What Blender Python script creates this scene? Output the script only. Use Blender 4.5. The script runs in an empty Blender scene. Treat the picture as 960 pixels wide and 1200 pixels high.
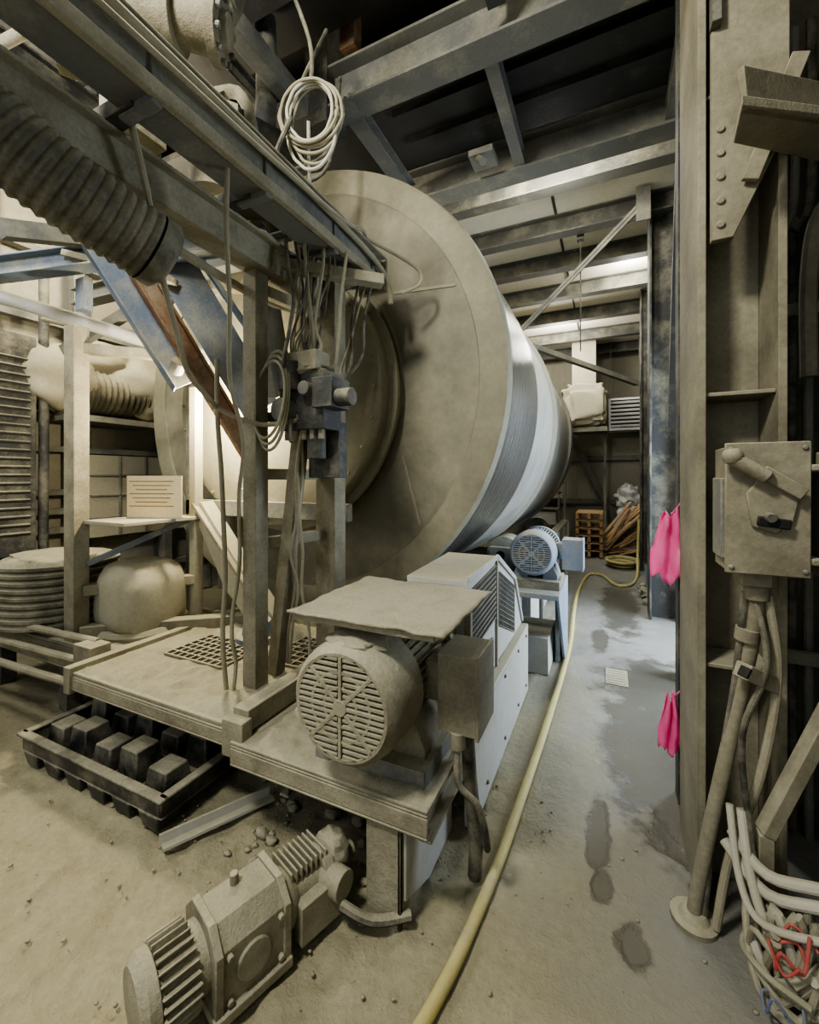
import bpy, bmesh, math, random
from mathutils import Vector, Matrix, noise
random.seed(7)
V=Vector
# ------------------------------------------------------------------ materials
def nt(name):
    m=bpy.data.materials.new(name); m.use_nodes=True
    n=m.node_tree; n.nodes.clear()
    out=n.nodes.new('ShaderNodeOutputMaterial'); b=n.nodes.new('ShaderNodeBsdfPrincipled')
    n.links.new(b.outputs[0],out.inputs[0]); return m,n,b
def rgb(c): 
    return tuple([(x/255.0)**2.2 for x in c])+(1,)
def math_(n,op,a,b=None,clamp=False):
    q=n.nodes.new('ShaderNodeMath'); q.operation=op; q.use_clamp=clamp
    for i,x in enumerate((a,b)):
        if x is None: continue
        if isinstance(x,(int,float)): q.inputs[i].default_value=x
        else: n.links.new(x,q.inputs[i])
    return q.outputs[0]
def mixc(n,f,a,b):
    q=n.nodes.new('ShaderNodeMix'); q.data_type='RGBA'
    if isinstance(f,(int,float)): q.inputs[0].default_value=f
    else: n.links.new(f,q.inputs[0])
    for i,x in ((6,a),(7,b)):
        if isinstance(x,tuple): q.inputs[i].default_value=x
        else: n.links.new(x,q.inputs[i])
    return q.outputs[2]
def noi(n,co,scale,detail=5,rough=.6):
    q=n.nodes.new('ShaderNodeTexNoise'); q.inputs['Scale'].default_value=scale
    q.inputs['Detail'].default_value=detail; q.inputs['Roughness'].default_value=rough
    n.links.new(co,q.inputs['Vector']); return q.outputs['Fac']
DUST=(182,178,154); DUST2=(142,138,117)
def mat(name,base,dust=.35,rough=.7,metal=0.0,bump=.25,scale=4,up=.7,dustc=DUST,contrast=1.8,fine=.22):
    m,n,b=nt(name)
    tc=n.nodes.new('ShaderNodeTexCoord'); co=tc.outputs['Object']
    g=n.nodes.new('ShaderNodeNewGeometry'); s=n.nodes.new('ShaderNodeSeparateXYZ'); n.links.new(g.outputs['Normal'],s.inputs[0])
    n1=noi(n,co,scale,7,.6); n2=noi(n,co,scale*11,5,.7); n3=noi(n,co,scale*40,2,.5)
    upf=math_(n,'MULTIPLY',math_(n,'MAXIMUM',s.outputs[2],-.35),up)
    f=math_(n,'MULTIPLY',math_(n,'SUBTRACT',n1,.5),contrast)
    f=math_(n,'ADD',f,math_(n,'MULTIPLY',math_(n,'SUBTRACT',n2,.5),contrast*fine))
    f=math_(n,'ADD',math_(n,'ADD',f,upf),dust,True)
    d=mixc(n,n2,rgb(DUST2),rgb(dustc))
    bb=mixc(n,n2,tuple([x*.75 for x in rgb(base)[:3]])+(1,),tuple([min(1,x*1.1) for x in rgb(base)[:3]])+(1,))
    c=mixc(n,f,bb,d)
    n.links.new(c,b.inputs['Base Color'])
    r=math_(n,'ADD',math_(n,'MULTIPLY',f,max(0,.93-rough)),rough,True); n.links.new(r,b.inputs['Roughness'])
    if metal: 
        n.links.new(math_(n,'MULTIPLY',math_(n,'SUBTRACT',1.0,f),metal),b.inputs['Metallic'])
    bm=n.nodes.new('ShaderNodeBump'); bm.inputs['Strength'].default_value=bump; bm.inputs['Distance'].default_value=.02
    n.links.new(math_(n,'ADD',math_(n,'ADD',math_(n,'MULTIPLY',n2,.5),n1),math_(n,'MULTIPLY',n3,.18)),bm.inputs['Height']); n.links.new(bm.outputs[0],b.inputs['Normal'])
    return m
M={}
M['steel']=mat('dusty_grey_steel',(104,105,100),.22)
M['steeld']=mat('dark_dusty_steel',(58,59,57),.10,up=.6)
M['joist']=mat('ceiling_joist_steel',(82,82,76),.12,up=.6)
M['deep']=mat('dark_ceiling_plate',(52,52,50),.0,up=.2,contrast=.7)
M['colm']=mat('dusty_column_paint',(100,94,76),.36,contrast=1.3)
M['caked']=mat('caked_dust',(130,124,102),.5,bump=.7,scale=9,up=.5)
M['deck']=mat('dusty_deck_plate',(112,106,88),.38,bump=.5,scale=6)
M['disc']=mat('drum_end_plate',(104,101,86),.36,bump=.08,scale=1.1,up=.3,rough=.55,contrast=2.2,fine=.1)
M['disc2']=mat('drum_end_ring',(120,117,98),.42,bump=.08,scale=1.6,up=.3,rough=.55,contrast=1.6,fine=.1)
M['white']=mat('dusty_white_paint',(184,185,182),.26,bump=.1,scale=3,rough=.5)
M['shell']=mat('drum_shell_paint',(158,158,152),.32,bump=.05,scale=2,up=.8,rough=.35,metal=.35,contrast=1.2,fine=.1)
M['blue']=mat('faded_blue_paint',(92,106,124),.30,bump=.15,scale=5,up=.7)
M['mblue']=mat('blue_motor_paint',(122,136,156),.16,bump=.1,scale=6,up=.5)
M['rust']=mat('rusty_beam',(104,74,48),.12,bump=.4,scale=7,up=.4)
M['plastic']=mat('black_plastic',(38,40,40),.12,bump=.1,scale=6,up=.5,rough=.45)
M['black']=mat('black_trim_and_shade',(14,14,13),.0,up=.1,contrast=.2)  # black trim, also painted shade inside grating, grille, mesh and louvre openings
M['cable']=mat('dusty_cable',(140,134,112),.4,scale=10)
M['cabd']=mat('dark_cable',(60,58,50),.2,scale=10)
M['cabw']=mat('white_cable',(190,186,170),.25,scale=10,up=.2)
M['red']=mat('red_wire',(190,70,70),.1,contrast=.8,up=.2)
M['bluew']=mat('blue_wire',(84,98,140),.2,contrast=.8,up=.2)
M['hose']=mat('yellow_hose_rubber',(204,192,116),.18,scale=8,up=.25,rough=.5)
M['duct']=mat('dusty_flex_duct',(84,81,68),.24,up=.7,scale=6)
M['cloth']=mat('dusty_cloth',(160,155,134),.4,up=.4,scale=3,bump=.25,contrast=1.2)
M['wood']=mat('pale_wood',(186,150,106),.05,scale=8,up=.3)
M['paper']=mat('cream_paper',(222,206,164),.0,up=.0,contrast=.3,bump=.02)
M['ink']=mat('brown_print',(150,120,80),.0,up=.0,contrast=.2,bump=.02)
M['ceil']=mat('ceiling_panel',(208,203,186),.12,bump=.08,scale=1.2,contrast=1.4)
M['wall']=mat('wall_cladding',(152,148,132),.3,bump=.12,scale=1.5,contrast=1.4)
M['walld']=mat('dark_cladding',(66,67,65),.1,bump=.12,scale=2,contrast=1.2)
M['plast']=mat('white_plastic_sheet',(216,218,216),.0,up=.1,contrast=.4,rough=.35)
def pinkm():
    m,n,b=nt('pink_plastic'); b.inputs['Roughness'].default_value=.4
    tc=n.nodes.new('ShaderNodeTexCoord'); f=noi(n,tc.outputs['Object'],14)
    c=mixc(n,f,rgb((252,96,170)),rgb((255,160,210)))
    n.links.new(c,b.inputs['Base Color'])
    t=n.nodes.new('ShaderNodeBsdfTranslucent'); n.links.new(c,t.inputs[0])
    mx=n.nodes.new('ShaderNodeMixShader'); mx.inputs[0].default_value=.45
    out=[q for q in n.nodes if q.type=='OUTPUT_MATERIAL'][0]
    n.links.new(b.outputs[0],mx.inputs[1]); n.links.new(t.outputs[0],mx.inputs[2]); n.links.new(mx.outputs[0],out.inputs[0])
    return m
M['pink']=pinkm()
def bandm():
    m,n,b=nt('polished_drum_tyre')
    tc=n.nodes.new('ShaderNodeTexCoord'); s=n.nodes.new('ShaderNodeSeparateXYZ'); n.links.new(tc.outputs['Object'],s.inputs[0])
    cb=n.nodes.new('ShaderNodeCombineXYZ'); n.links.new(s.outputs[1],cb.inputs[1])
    f=noi(n,cb.outputs[0],26,6,.8); f2=noi(n,tc.outputs['Object'],3)
    rp=n.nodes.new('ShaderNodeMapRange'); rp.inputs[1].default_value=.38; rp.inputs[2].default_value=.62; n.links.new(f,rp.inputs[0])
    c=mixc(n,rp.outputs[0],rgb((50,50,49)),rgb((196,195,190)))
    c=mixc(n,math_(n,'MULTIPLY',f2,.35),c,rgb(DUST2))
    n.links.new(c,b.inputs['Base Color']); b.inputs['Metallic'].default_value=.85
    n.links.new(math_(n,'ADD',math_(n,'MULTIPLY',rp.outputs[0],-.1),.34),b.inputs['Roughness'])
    bm=n.nodes.new('ShaderNodeBump'); bm.inputs['Strength'].default_value=.4; bm.inputs['Distance'].default_value=.01
    n.links.new(f,bm.inputs['Height']); n.links.new(bm.outputs[0],b.inputs['Normal'])
    return m
M['band']=bandm()
def floorm():
    m,n,b=nt('dusty_wet_concrete_floor')
    tc=n.nodes.new('ShaderNodeTexCoord'); co=tc.outputs['Object']
    s=n.nodes.new('ShaderNodeSeparateXYZ'); n.links.new(co,s.inputs[0])
    n1=noi(n,co,1.6,8,.65); n2=noi(n,co,28,6,.7); n3=noi(n,co,5,8,.65); n4=noi(n,co,120,3,.6)
    dust=mixc(n,n2,rgb((124,118,95)),rgb((190,184,156)))
    dust=mixc(n,math_(n,'MULTIPLY',n3,.9),dust,rgb((138,132,106)))
    conc=mixc(n,n3,rgb((98,99,95)),rgb((154,155,150)))
    conc=mixc(n,math_(n,'MULTIPLY',n2,.5),conc,rgb((126,125,114)))
    f=math_(n,'ADD',math_(n,'MULTIPLY',s.outputs[0],.9),math_(n,'MULTIPLY',s.outputs[1],.24))
    f=math_(n,'ADD',f,math_(n,'MULTIPLY',math_(n,'SUBTRACT',n1,.5),1.6))
    f=math_(n,'ADD',f,.05,True)
    c=mixc(n,f,dust,conc)
    wet=None
    for (cx,cy,sx,sy) in [(.16,2.95,.20,.7),(.33,2.45,.20,.45),(-.04,2.1,.05,.22),(-.02,1.85,.045,.08),(.08,1.63,.055,.09),(.32,3.7,.34,.6),(.12,6.0,.22,1.2),(-.08,4.6,.08,.4)]:
        a=n.nodes.new('ShaderNodeVectorMath'); a.operation='SUBTRACT'; n.links.new(co,a.inputs[0]); a.inputs[1].default_value=(cx,cy,0)
        d=n.nodes.new('ShaderNodeVectorMath'); d.operation='MULTIPLY'; n.links.new(a.outputs[0],d.inputs[0]); d.inputs[1].default_value=(1/sx,1/sy,0)
        l=n.nodes.new('ShaderNodeVectorMath'); l.operation='LENGTH'; n.links.new(d.outputs[0],l.inputs[0])
        v=math_(n,'ADD',l.outputs['Value'],math_(n,'MULTIPLY',math_(n,'SUBTRACT',n3,.5),2.1))
        mr=n.nodes.new('ShaderNodeMapRange'); mr.interpolation_type='SMOOTHSTEP'; mr.inputs[1].default_value=.7; mr.inputs[2].default_value=1.25; mr.inputs[3].default_value=1; mr.inputs[4].default_value=0
        n.links.new(v,mr.inputs[0]); wet=mr.outputs[0] if wet is None else math_(n,'MAXIMUM',wet,mr.outputs[0])
    c=mixc(n,math_(n,'MULTIPLY',wet,.68),c,rgb((66,63,52)))
    n.links.new(c,b.inputs['Base Color'])
    r=math_(n,'SUBTRACT',math_(n,'SUBTRACT',.92,math_(n,'MULTIPLY',f,.36)),math_(n,'MULTIPLY',wet,.2)); n.links.new(r,b.inputs['Roughness'])
    bm=n.nodes.new('ShaderNodeBump'); bm.inputs['Strength'].default_value=.8; bm.inputs['Distance'].default_value=.028
    h=math_(n,'ADD',math_(n,'ADD',math_(n,'MULTIPLY',n2,.55),n3),math_(n,'MULTIPLY',n4,.12))
    h=math_(n,'MULTIPLY',h,math_(n,'SUBTRACT',1.0,math_(n,'MAXIMUM',math_(n,'MULTIPLY',wet,.8),math_(n,'MULTIPLY',f,.6))))
    n.links.new(h,bm.inputs['Height']); n.links.new(bm.outputs[0],b.inputs['Normal'])
    return m
M['floor']=floorm()

# ------------------------------------------------------------------ builder
class B:
    def __init__(s,name): s.n=name; s.v=[]; s.f=[]; s.fm=[]; s.ml=[]; s.M=Matrix.Identity(4)
    def add(s,vs,fs,m):
        if m not in s.ml: s.ml.append(m)
        k=len(s.v); mi=s.ml.index(m)
        s.v+= [s.M@V(v) for v in vs]
        for f in fs: s.f.append([i+k for i in f]); s.fm.append(mi)
    def box(s,c,d,m,rot=None):
        hx,hy,hz=[q/2 for q in d]; R=Matrix.Identity(3) if rot is None else rot
        vs=[V(c)+R@V((x*hx,y*hy,z*hz)) for x in(-1,1) for y in(-1,1) for z in(-1,1)]
        s.add(vs,[(0,1,3,2),(4,6,7,5),(0,4,5,1),(2,3,7,6),(0,2,6,4),(1,5,7,3)],m)
    def bb(s,a,b,m):
        s.box([(a[i]+b[i])/2 for i in range(3)],[abs(b[i]-a[i]) for i in range(3)],m)
    def bar(s,p0,p1,w,h,m,up=(0,0,1),off=(0,0)):
        p0=V(p0);p1=V(p1);d=(p1-p0);L=d.length;d.normalize();up=V(up)
        if abs(d.dot(up.normalized()))>.97: up=V((0,1,0)) if abs(d.y)<.9 else V((1,0,0))
        sd=d.cross(up).normalized(); u=sd.cross(d).normalized()
        R=Matrix((sd,d,u)).transposed()
        s.box((p0+p1)/2+sd*off[0]+u*off[1],(w,L,h),m,R)
    def hbeam(s,p0,p1,w,h,m,up=(0,0,1),t=.015):
        s.bar(p0,p1,w,t,m,up,(0,h/2-t/2)); s.bar(p0,p1,w,t,m,up,(0,-h/2+t/2)); s.bar(p0,p1,t*.8,h-2*t,m,up)
    def channel(s,p0,p1,w,h,m,up=(0,0,1),t=.012,side=1):
        s.bar(p0,p1,w,t,m,up,(0,h/2-t/2)); s.bar(p0,p1,w,t,m,up,(0,-h/2+t/2)); s.bar(p0,p1,t,h-2*t,m,up,(side*(w/2-t/2),0))
    def lathe(s,o,ax,prof,m,seg=32,ms=None):
        o=V(o);ax=V(ax).normalized(); a=V((0,0,1)) if abs(ax.z)<.9 else V((1,0,0))
        x=ax.cross(a).normalized(); y=ax.cross(x).normalized()
        rings=[];vs=[]
        for (t,r) in prof:
            if r<1e-6: vs.append(o+ax*t); rings.append([len(vs)-1])
            else:
                k=len(vs)
                for i in range(seg):
                    an=2*math.pi*i/seg; vs.append(o+ax*t+x*(math.cos(an)*r)+y*(math.sin(an)*r))
                rings.append(list(range(k,k+seg)))
        k0=len(s.v); 
        for j in range(len(rings)-1):
            A,C=rings[j],rings[j+1]; fs=[]
            for i in range(seg):
                i2=(i+1)%seg
                if len(A)==1 and len(C)==1: continue
                if len(A)==1: fs.append((A[0],C[i],C[i2]))
                elif len(C)==1: fs.append((A[i],C[0],A[i2]))
                else: fs.append((A[i],C[i],C[i2],A[i2]))
            mm=ms[j] if ms else m
            if mm not in s.ml: s.ml.append(mm)
            for f in fs: s.f.append([q+k0 for q in f]); s.fm.append(s.ml.index(mm))
        s.v+=[s.M@q for q in vs]
    def cyl(s,p0,p1,r,m,seg=20,r2=None):
        p0=V(p0);p1=V(p1);L=(p1-p0).length; r2=r if r2 is None else r2
        s.lathe(p0,p1-p0,[(0,0),(0,r),(L,r2),(L,0)],m,seg)
    def tube(s,pts,r,m,seg=10,smooth=5,ribs=None,amp=.09):
        P=[V(p) for p in pts]
        if smooth and len(P)>2:
            Q=[]
            for i in range(len(P)-1):
                a=P[max(i-1,0)];b=P[i];c=P[i+1];d=P[min(i+2,len(P)-1)]
                for k in range(smooth):
                    t=k/smooth
                    Q.append(.5*((2*b)+(c-a)*t+(2*a-5*b+4*c-d)*t*t+(3*b-a-3*c+d)*t**3))
            Q.append(P[-1]);P=Q
        if ribs:
            Q=[];rr=[];Ls=[0]
            for i in range(1,len(P)): Ls.append(Ls[-1]+(P[i]-P[i-1]).length)
            N=int(Ls[-1]/ribs*6); j=0
            for k in range(N+1):
                l=Ls[-1]*k/N
                while j<len(P)-2 and Ls[j+1]<l: j+=1
                t=(l-Ls[j])/max(1e-6,Ls[j+1]-Ls[j]); Q.append(P[j].lerp(P[j+1],t)); rr.append(r*(1+amp*math.cos(2*math.pi*k/6)))
            P=Q
        else: rr=[r]*len(P)
        t0=(P[1]-P[0]).normalized(); a=V((0,0,1)) if abs(t0.z)<.9 else V((1,0,0)); nrm=t0.cross(a).normalized(); vs=[];fs=[]
        for i,p in enumerate(P):
            t=(P[min(i+1,len(P)-1)]-P[max(i-1,0)]).normalized()
            nrm=(nrm-t*nrm.dot(t)).normalized(); bn=t.cross(nrm)
            for k in range(seg):
                an=2*math.pi*k/seg; vs.append(p+nrm*(math.cos(an)*rr[i])+bn*(math.sin(an)*rr[i]))
        for i in range(len(P)-1):
            for k in range(seg):
                k2=(k+1)%seg; fs.append((i*seg+k,i*seg+k2,(i+1)*seg+k2,(i+1)*seg+k))
        fs.append(tuple(range(seg))[::-1]); fs.append(tuple(range((len(P)-1)*seg,len(P)*seg)))
        s.add(vs,fs,m)
    def prism(s,poly,ext,m):
        ext=V(ext);n=len(poly); vs=[V(p) for p in poly]+[V(p)+ext for p in poly]
        fs=[tuple(range(n))[::-1],tuple(range(n,2*n))]+[(i,(i+1)%n,(i+1)%n+n,i+n) for i in range(n)]
        s.add(vs,fs,m)
    def lump(s,c,d,m,seed=0,amp=.25,su=20,sv=12,fq=2.2,pw=1):
        vs=[];fs=[];c=V(c)
        sg=lambda v:(abs(v)**pw)*(1 if v>=0 else -1)
        for j in range(sv+1):
            th=math.pi*j/sv
            for i in range(su):
                ph=2*math.pi*i/su; q=V((math.sin(th)*math.cos(ph),math.sin(th)*math.sin(ph),math.cos(th)))
                k=1+amp*noise.noise(q*fq+V((seed*7.3,seed*1.7,0)))*1.6
                vs.append(c+V((sg(q.x)*d[0]*k,sg(q.y)*d[1]*k,sg(q.z)*d[2]*k)))
        for j in range(sv):
            for i in range(su):
                i2=(i+1)%su; fs.append((j*su+i,(j+1)*su+i,(j+1)*su+i2,j*su+i2))
        s.add(vs,fs,m)
    def dust(s,x0,x1,y0,y1,z,amp,m='caked',seed=0,step=.018,holes=()):
        nx=max(3,int((x1-x0)/step)); ny=max(3,int((y1-y0)/step)); vs=[];fs=[]
        for j in range(ny+1):
            for i in range(nx+1):
                x=x0+(x1-x0)*i/nx; y=y0+(y1-y0)*j/ny
                e=min(x-x0,x1-x,y-y0,y1-y); k=min(1,e/.04)
                for h in holes:
                    dd=max(h[0]-x,x-h[1],h[2]-y,y-h[3]); k=min(k,max(0,min(1,dd/.05)))
                q=noise.noise(V((x*4,y*4,seed)))*.6+noise.noise(V((x*11,y*11,seed+3)))*.5+noise.noise(V((x*30,y*30,seed+5)))*.35
                vs.append((x,y,z-.004+k*(.005+amp*max(-.02,.35+q))))
        for j in range(ny):
            for i in range(nx): k=j*(nx+1)+i; fs.append((k,k+1,k+nx+2,k+nx+1))
        s.add(vs,fs,m)
    def done(s,bevel=0,ang=35):
        me=bpy.data.meshes.new(s.n); me.from_pydata([tuple(v) for v in s.v],[],s.f); me.update()
        for k in s.ml: me.materials.append(M[k])
        me.polygons.foreach_set('material_index',s.fm); me.polygons.foreach_set('use_smooth',[True]*len(me.polygons))
        bm=bmesh.new(); bm.from_mesh(me); bmesh.ops.recalc_face_normals(bm,faces=bm.faces); bm.to_mesh(me); bm.free()
        me.set_sharp_from_angle(angle=math.radians(ang))
        o=bpy.data.objects.new(s.n,me); bpy.context.scene.collection.objects.link(o)
        if bevel:
            md=o.modifiers.new('bevel','BEVEL'); md.width=bevel; md.segments=2; md.limit_method='ANGLE'; md.angle_limit=math.radians(50)
        return o
def frame(o,ydir,up=(0,0,1)):
    y=V(ydir).normalized(); x=y.cross(V(up)).normalized(); z=x.cross(y).normalized()
    R=Matrix((x,y,z)).transposed().to_4x4(); return Matrix.Translation(V(o))@R

# ------------------------------------------------------------------ room shell
def floor():
    b=B('floor'); xs=[];x=-6.2
    while x<3.2: xs.append(x); x+=.025 if -3.4<x<.6 else .15
    ys=[];y=-3
    while y<12.3: ys.append(y); y+=.025 if .5<y<2.4 else .15
    vs=[];fs=[]
    for y in ys:
        for x in xs:
            a=1.0 if x<-.6 else max(0,1-(x+.6)/.4)
            r=noise.noise(V((x*4,y*4,9))); r2=noise.noise(V((x*3+4,y*3,19)))
            z=a*(.018*noise.noise(V((x*2.3,y*2.3,0)))+.018*noise.noise(V((x*8,y*8,3)))+.014*noise.noise(V((x*17,y*17,5)))+.006*noise.noise(V((x*36,y*36,7)))-.03*max(0,.15-abs(r))*2-.03*max(0,.1-abs(r2))*2)-.006*a
            vs.append((x,y,z))
    nx=len(xs)
    for j in range(len(ys)-1):
        for i in range(nx-1): fs.append((j*nx+i,j*nx+i+1,(j+1)*nx+i+1,(j+1)*nx+i))
    b.add(vs,fs,'floor'); b.done(ang=180)
floor()
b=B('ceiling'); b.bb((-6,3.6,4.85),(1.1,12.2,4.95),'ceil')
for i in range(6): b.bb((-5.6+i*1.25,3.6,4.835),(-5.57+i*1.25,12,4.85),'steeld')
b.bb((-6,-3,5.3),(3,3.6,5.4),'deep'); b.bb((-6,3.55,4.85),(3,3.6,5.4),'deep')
b.done()
b=B('wall_left'); b.bb((-5.5,-3,0),(-5.35,12,5.3),'wall')
for i in range(18):
    y=-2+i*.8; b.bb((-5.35,y,0),(-5.31,y+.06,4.85),'steel')
b.done()
b=B('trim_left'); 
for z in (.5,1.05,1.25,1.45,1.9,2.3,3.2,3.9): b.channel((-5.24,-2.5,z),(-5.24,11.8,z),.1,.06,'steel')
b.done()
b=B('wall_back'); b.bb((-5.35,12,0),(1.1,12.15,4.85),'wall')
for i in range(22): b.bb((-5.3+i*.3,11.97,0),(-5.24+i*.3,12,4.85),'wall')
b.done()
b=B('trim_back')
for z in (1.0,2.1,3.3): b.channel((-5.2,11.9,z),(.9,11.9,z),.12,.12,'steel')
b.done()
b=B('wall_right')
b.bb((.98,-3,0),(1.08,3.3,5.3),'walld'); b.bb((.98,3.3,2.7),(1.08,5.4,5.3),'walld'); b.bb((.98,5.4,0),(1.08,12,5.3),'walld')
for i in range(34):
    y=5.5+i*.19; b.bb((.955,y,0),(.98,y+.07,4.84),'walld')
b.done()
b=B('ceiling_joists')
for y in (4.7,5.6,6.55,7.6,8.8,10.1,11.4):
    b.hbeam((-5.3,y,4.73),(.94,y,4.73),.16,.23,'joist')
b.done()
b=B('roof_cross_beam'); b.hbeam((-5.3,3.86,4.44),(.94,3.86,4.44),.2,.3,'steel',t=.02); b.done(.003)
b=B('roof_cross_beam'); b.hbeam((-1.95,2.66,4.45),(.94,2.66,4.45),.2,.3,'steel',t=.02)
b.bb((-2.05,2.55,4.2),(-1.85,2.8,5.3),'steeld'); b.bb((-1.72,2.52,4.62),(-1.6,2.62,5.3),'rust'); b.done(.003)
b=B('roof_purlins')
for x,w in ((-1.75,.12),(-.7,.09),(.45,.12)): 
    b.hbeam((x,2.76,4.38),(x,3.76,4.38),w,.13,'steel')
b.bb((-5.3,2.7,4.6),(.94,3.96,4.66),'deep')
for y in (3.1,3.4): b.bb((-1.6,y,4.54),(.9,y+.06,4.6),'deep')
b.done()
b=B('overhead_deck')
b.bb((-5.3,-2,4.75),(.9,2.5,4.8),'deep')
for y in (.2,1.1,2.0): b.hbeam((-5.3,y,4.63),(.9,y,4.63),.12,.22,'steeld')
for x in (-3.6,-2.4,-.6): b.hbeam((x,-1.5,4.45),(x,2.5,4.45),.1,.14,'steeld')
b.done()

# ------------------------------------------------------------------ right columns
def column(b,x0,x1,y0,y1,z1,m,t=.022):
    b.bb((x0,y0,0),(x0+t,y1,z1),m); b.bb((x1-t,y0,0),(x1,y1,z1),m); ym=(y0+y1)/2; b.bb((x0+t,ym-.01,0),(x1-t,ym+.01,z1),m)
b=B('steel_column'); column(b,.30,.56,1.88,2.32,5.28,'colm',.026)
b.prism([(.335,1.845,2.45),(.40,1.845,2.45),(.555,1.845,2.8),(.555,1.845,5.2),(.335,1.845,5.2)],(0,.03,0),'colm')
b.bar((.44,1.82,2.62),(.575,1.82,3.0),.05,.02,'colm',up=(0,1,0)); b.bar((.345,1.83,3.2),(.345,1.83,5.2),.03,.05,'steeld',up=(0,1,0))
for i in range(5): b.cyl((.362,1.848,2.5+i*.085),(.362,1.836,2.5+i*.085),.013,'colm',10)
for z in (.9,1.9,3.0): b.bb((.326,1.9,z),(.534,2.09,z+.015),'colm')
b.done(.003)
for a in ((.42,.72,5.5,5.8),(.5,.76,8.3,8.55),(.5,.74,3.9,4.1),(.76,.94,10.9,11.1)):
    b=B('steel_column'); column(b,*a,4.84,'steeld'); b.done(.003)
b=B('steel_channel_post'); b.channel((.36,2.5,0),(.36,2.5,5.28),.1,.1,'steeld',up=(1,0,0)); b.done()
b=B('diagonal_brace'); b.bar((.40,5.4,4.7),(-1.1,6.1,3.68),.08,.02,'steel'); b.bar((.40,5.38,4.7),(-1.1,6.08,3.68),.015,.08,'steel'); b.bb((.28,5.36,4.45),(.42,5.38,4.83),'steel'); b.done()
b=B('diagonal_brace'); b.bar((.48,9.0,3.36),(-1.1,6.65,3.62),.08,.08,'steel'); b.done()
b=B('diagonal_brace'); b.bar((.42,2.9,4.6),(.45,3.85,2.0),.07,.07,'steeld'); b.done()
b=B('diagonal_brace'); b.bar((-.9,11.78,2.7),(.3,11.78,.3),.1,.14,'steel'); b.done()
b=B('bolted_beam_end') 
b.prism([(.345,1.50,2.66),(.36,1.66,2.66),(.95,2.3,2.8),(.95,2.05,2.8)],(0,0,.03),'caked')
b.bar((.35,1.52,2.72),(.95,2.1,2.86),.02,.12,'colm'); b.done(.003)
b=B('conduit_bank')
for i in range(5):
    x=.70+i*.052; y=2.5-.02*i
    b.tube([(x,y,.0),(x,y,2.55),(x+.01,y-.03,2.7),(x+.05,y-.05,2.85),(x+.05,y-.05,3.6)],.018,'cabd' if i%2 else 'steel',10)
b.tube([(.72,2.2,2.0),(.72,2.2,2.4),(.76,2.2,2.65),(.9,2.2,2.8)],.028,'colm',10)
for z in (.8,1.6,2.3): b.bb((.64,2.36,z),(.97,2.40,z+.05),'steel')
b.done()
b=B('dusty_side_panel'); b.bb((.60,2.42,0),(.63,2.72,5.2),'colm'); b.bb((.63,2.70,0),(.97,2.72,5.2),'colm'); b.done()

# ------------------------------------------------------------------ disconnect switch
b=B('disconnect_switch')
b.bb((.345,1.66,1.30),(.535,1.84,1.70),'colm'); b.bb((.335,1.645,1.3),(.545,1.66,1.71),'colm')
b.bb((.33,1.68,1.34),(.345,1.8,1.6),'steel')
b.prism([(.385,1.63,1.55),(.43,1.63,1.62),(.515,1.63,1.55),(.50,1.63,1.47),(.46,1.63,1.43),(.40,1.63,1.45)],(0,.014,0),'colm')
b.cyl((.44,1.60,1.48),(.44,1.645,1.48),.016,'steeld',14); b.bar((.41,1.62,1.47),(.49,1.62,1.46),.012,.03,'black')
b.cyl((.345,1.60,1.66),(.43,1.60,1.60),.022,'colm',12); b.lump((.345,1.60,1.665),(.03,.028,.026),'colm',3,.1,12,8); b.bar((.42,1.615,1.62),(.52,1.615,1.55),.012,.04,'colm')
for x,z in ((.35,1.69),(.53,1.69),(.35,1.32),(.53,1.32)): b.cyl((x,1.638,z),(x,1.648,z),.008,'steel',8)
b.bb((.39,1.70,1.25),(.47,1.80,1.30),'colm'); b.cyl((.44,1.75,1.20),(.44,1.75,1.26),.035,'colm',16)
b.bb((.545,1.64,1.34),(.575,1.84,1.36),'colm'); b.bb((.545,1.64,1.62),(.575,1.84,1.64),'colm')
b.done(.004)
b=B('junction_box'); b.bb((.58,1.66,1.30),(.74,1.84,1.62),'colm'); b.bb((.575,1.648,1.29),(.745,1.66,1.63),'steel')
b.cyl((.62,1.75,1.62),(.62,1.75,1.68),.03,'colm',12); b.cyl((.60,1.7,1.68),(.66,1.7,1.68),.025,'steeld',10)
b.done(.004)
b=B('flexible_conduit')
b.tube([(.44,1.75,1.22),(.435,1.76,1.1),(.395,1.79,.8),(.33,1.81,.4),(.285,1.83,.08),(.28,1.83,.0)],.023,'colm',14)
b.lathe((.28,1.83,0),(0,0,1),[(0,0),(0,.075),(.018,.075),(.02,.05),(.04,.036),(.04,0)],'colm',20)
b.tube([(.47,1.75,1.22),(.50,1.77,.95),(.46,1.79,.6),(.38,1.80,.3),(.34,1.80,.03)],.014,'cable',10)
b.tube([(.41,1.75,1.22),(.39,1.78,.9),(.345,1.81,.5),(.31,1.83,.03)],.012,'cabd',10)
b.tube([(.43,1.74,1.22),(.46,1.72,1.0),(.40,1.74,.75),(.42,1.74,.45),(.44,1.68,.2)],.010,'cabd',10)
b.lathe((.42,1.76,1.1),(-.1,.05,-1),[(0,0),(0,.034),(.04,.034),(.04,0)],'colm',16)
b.done()
b=B('handrail_stub'); b.bar((.49,1.78,.92),(.39,1.70,.98),.05,.05,'colm'); b.bar((.40,1.697,.975),(.392,1.692,.98),.035,.035,'black'); b.bar((.46,1.74,.45),(.70,1.80,1.02),.05,.04,'colm'); b.bar((.46,1.74,.45),(.46,1.75,.0),.04,.04,'colm'); b.done(.003)
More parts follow.
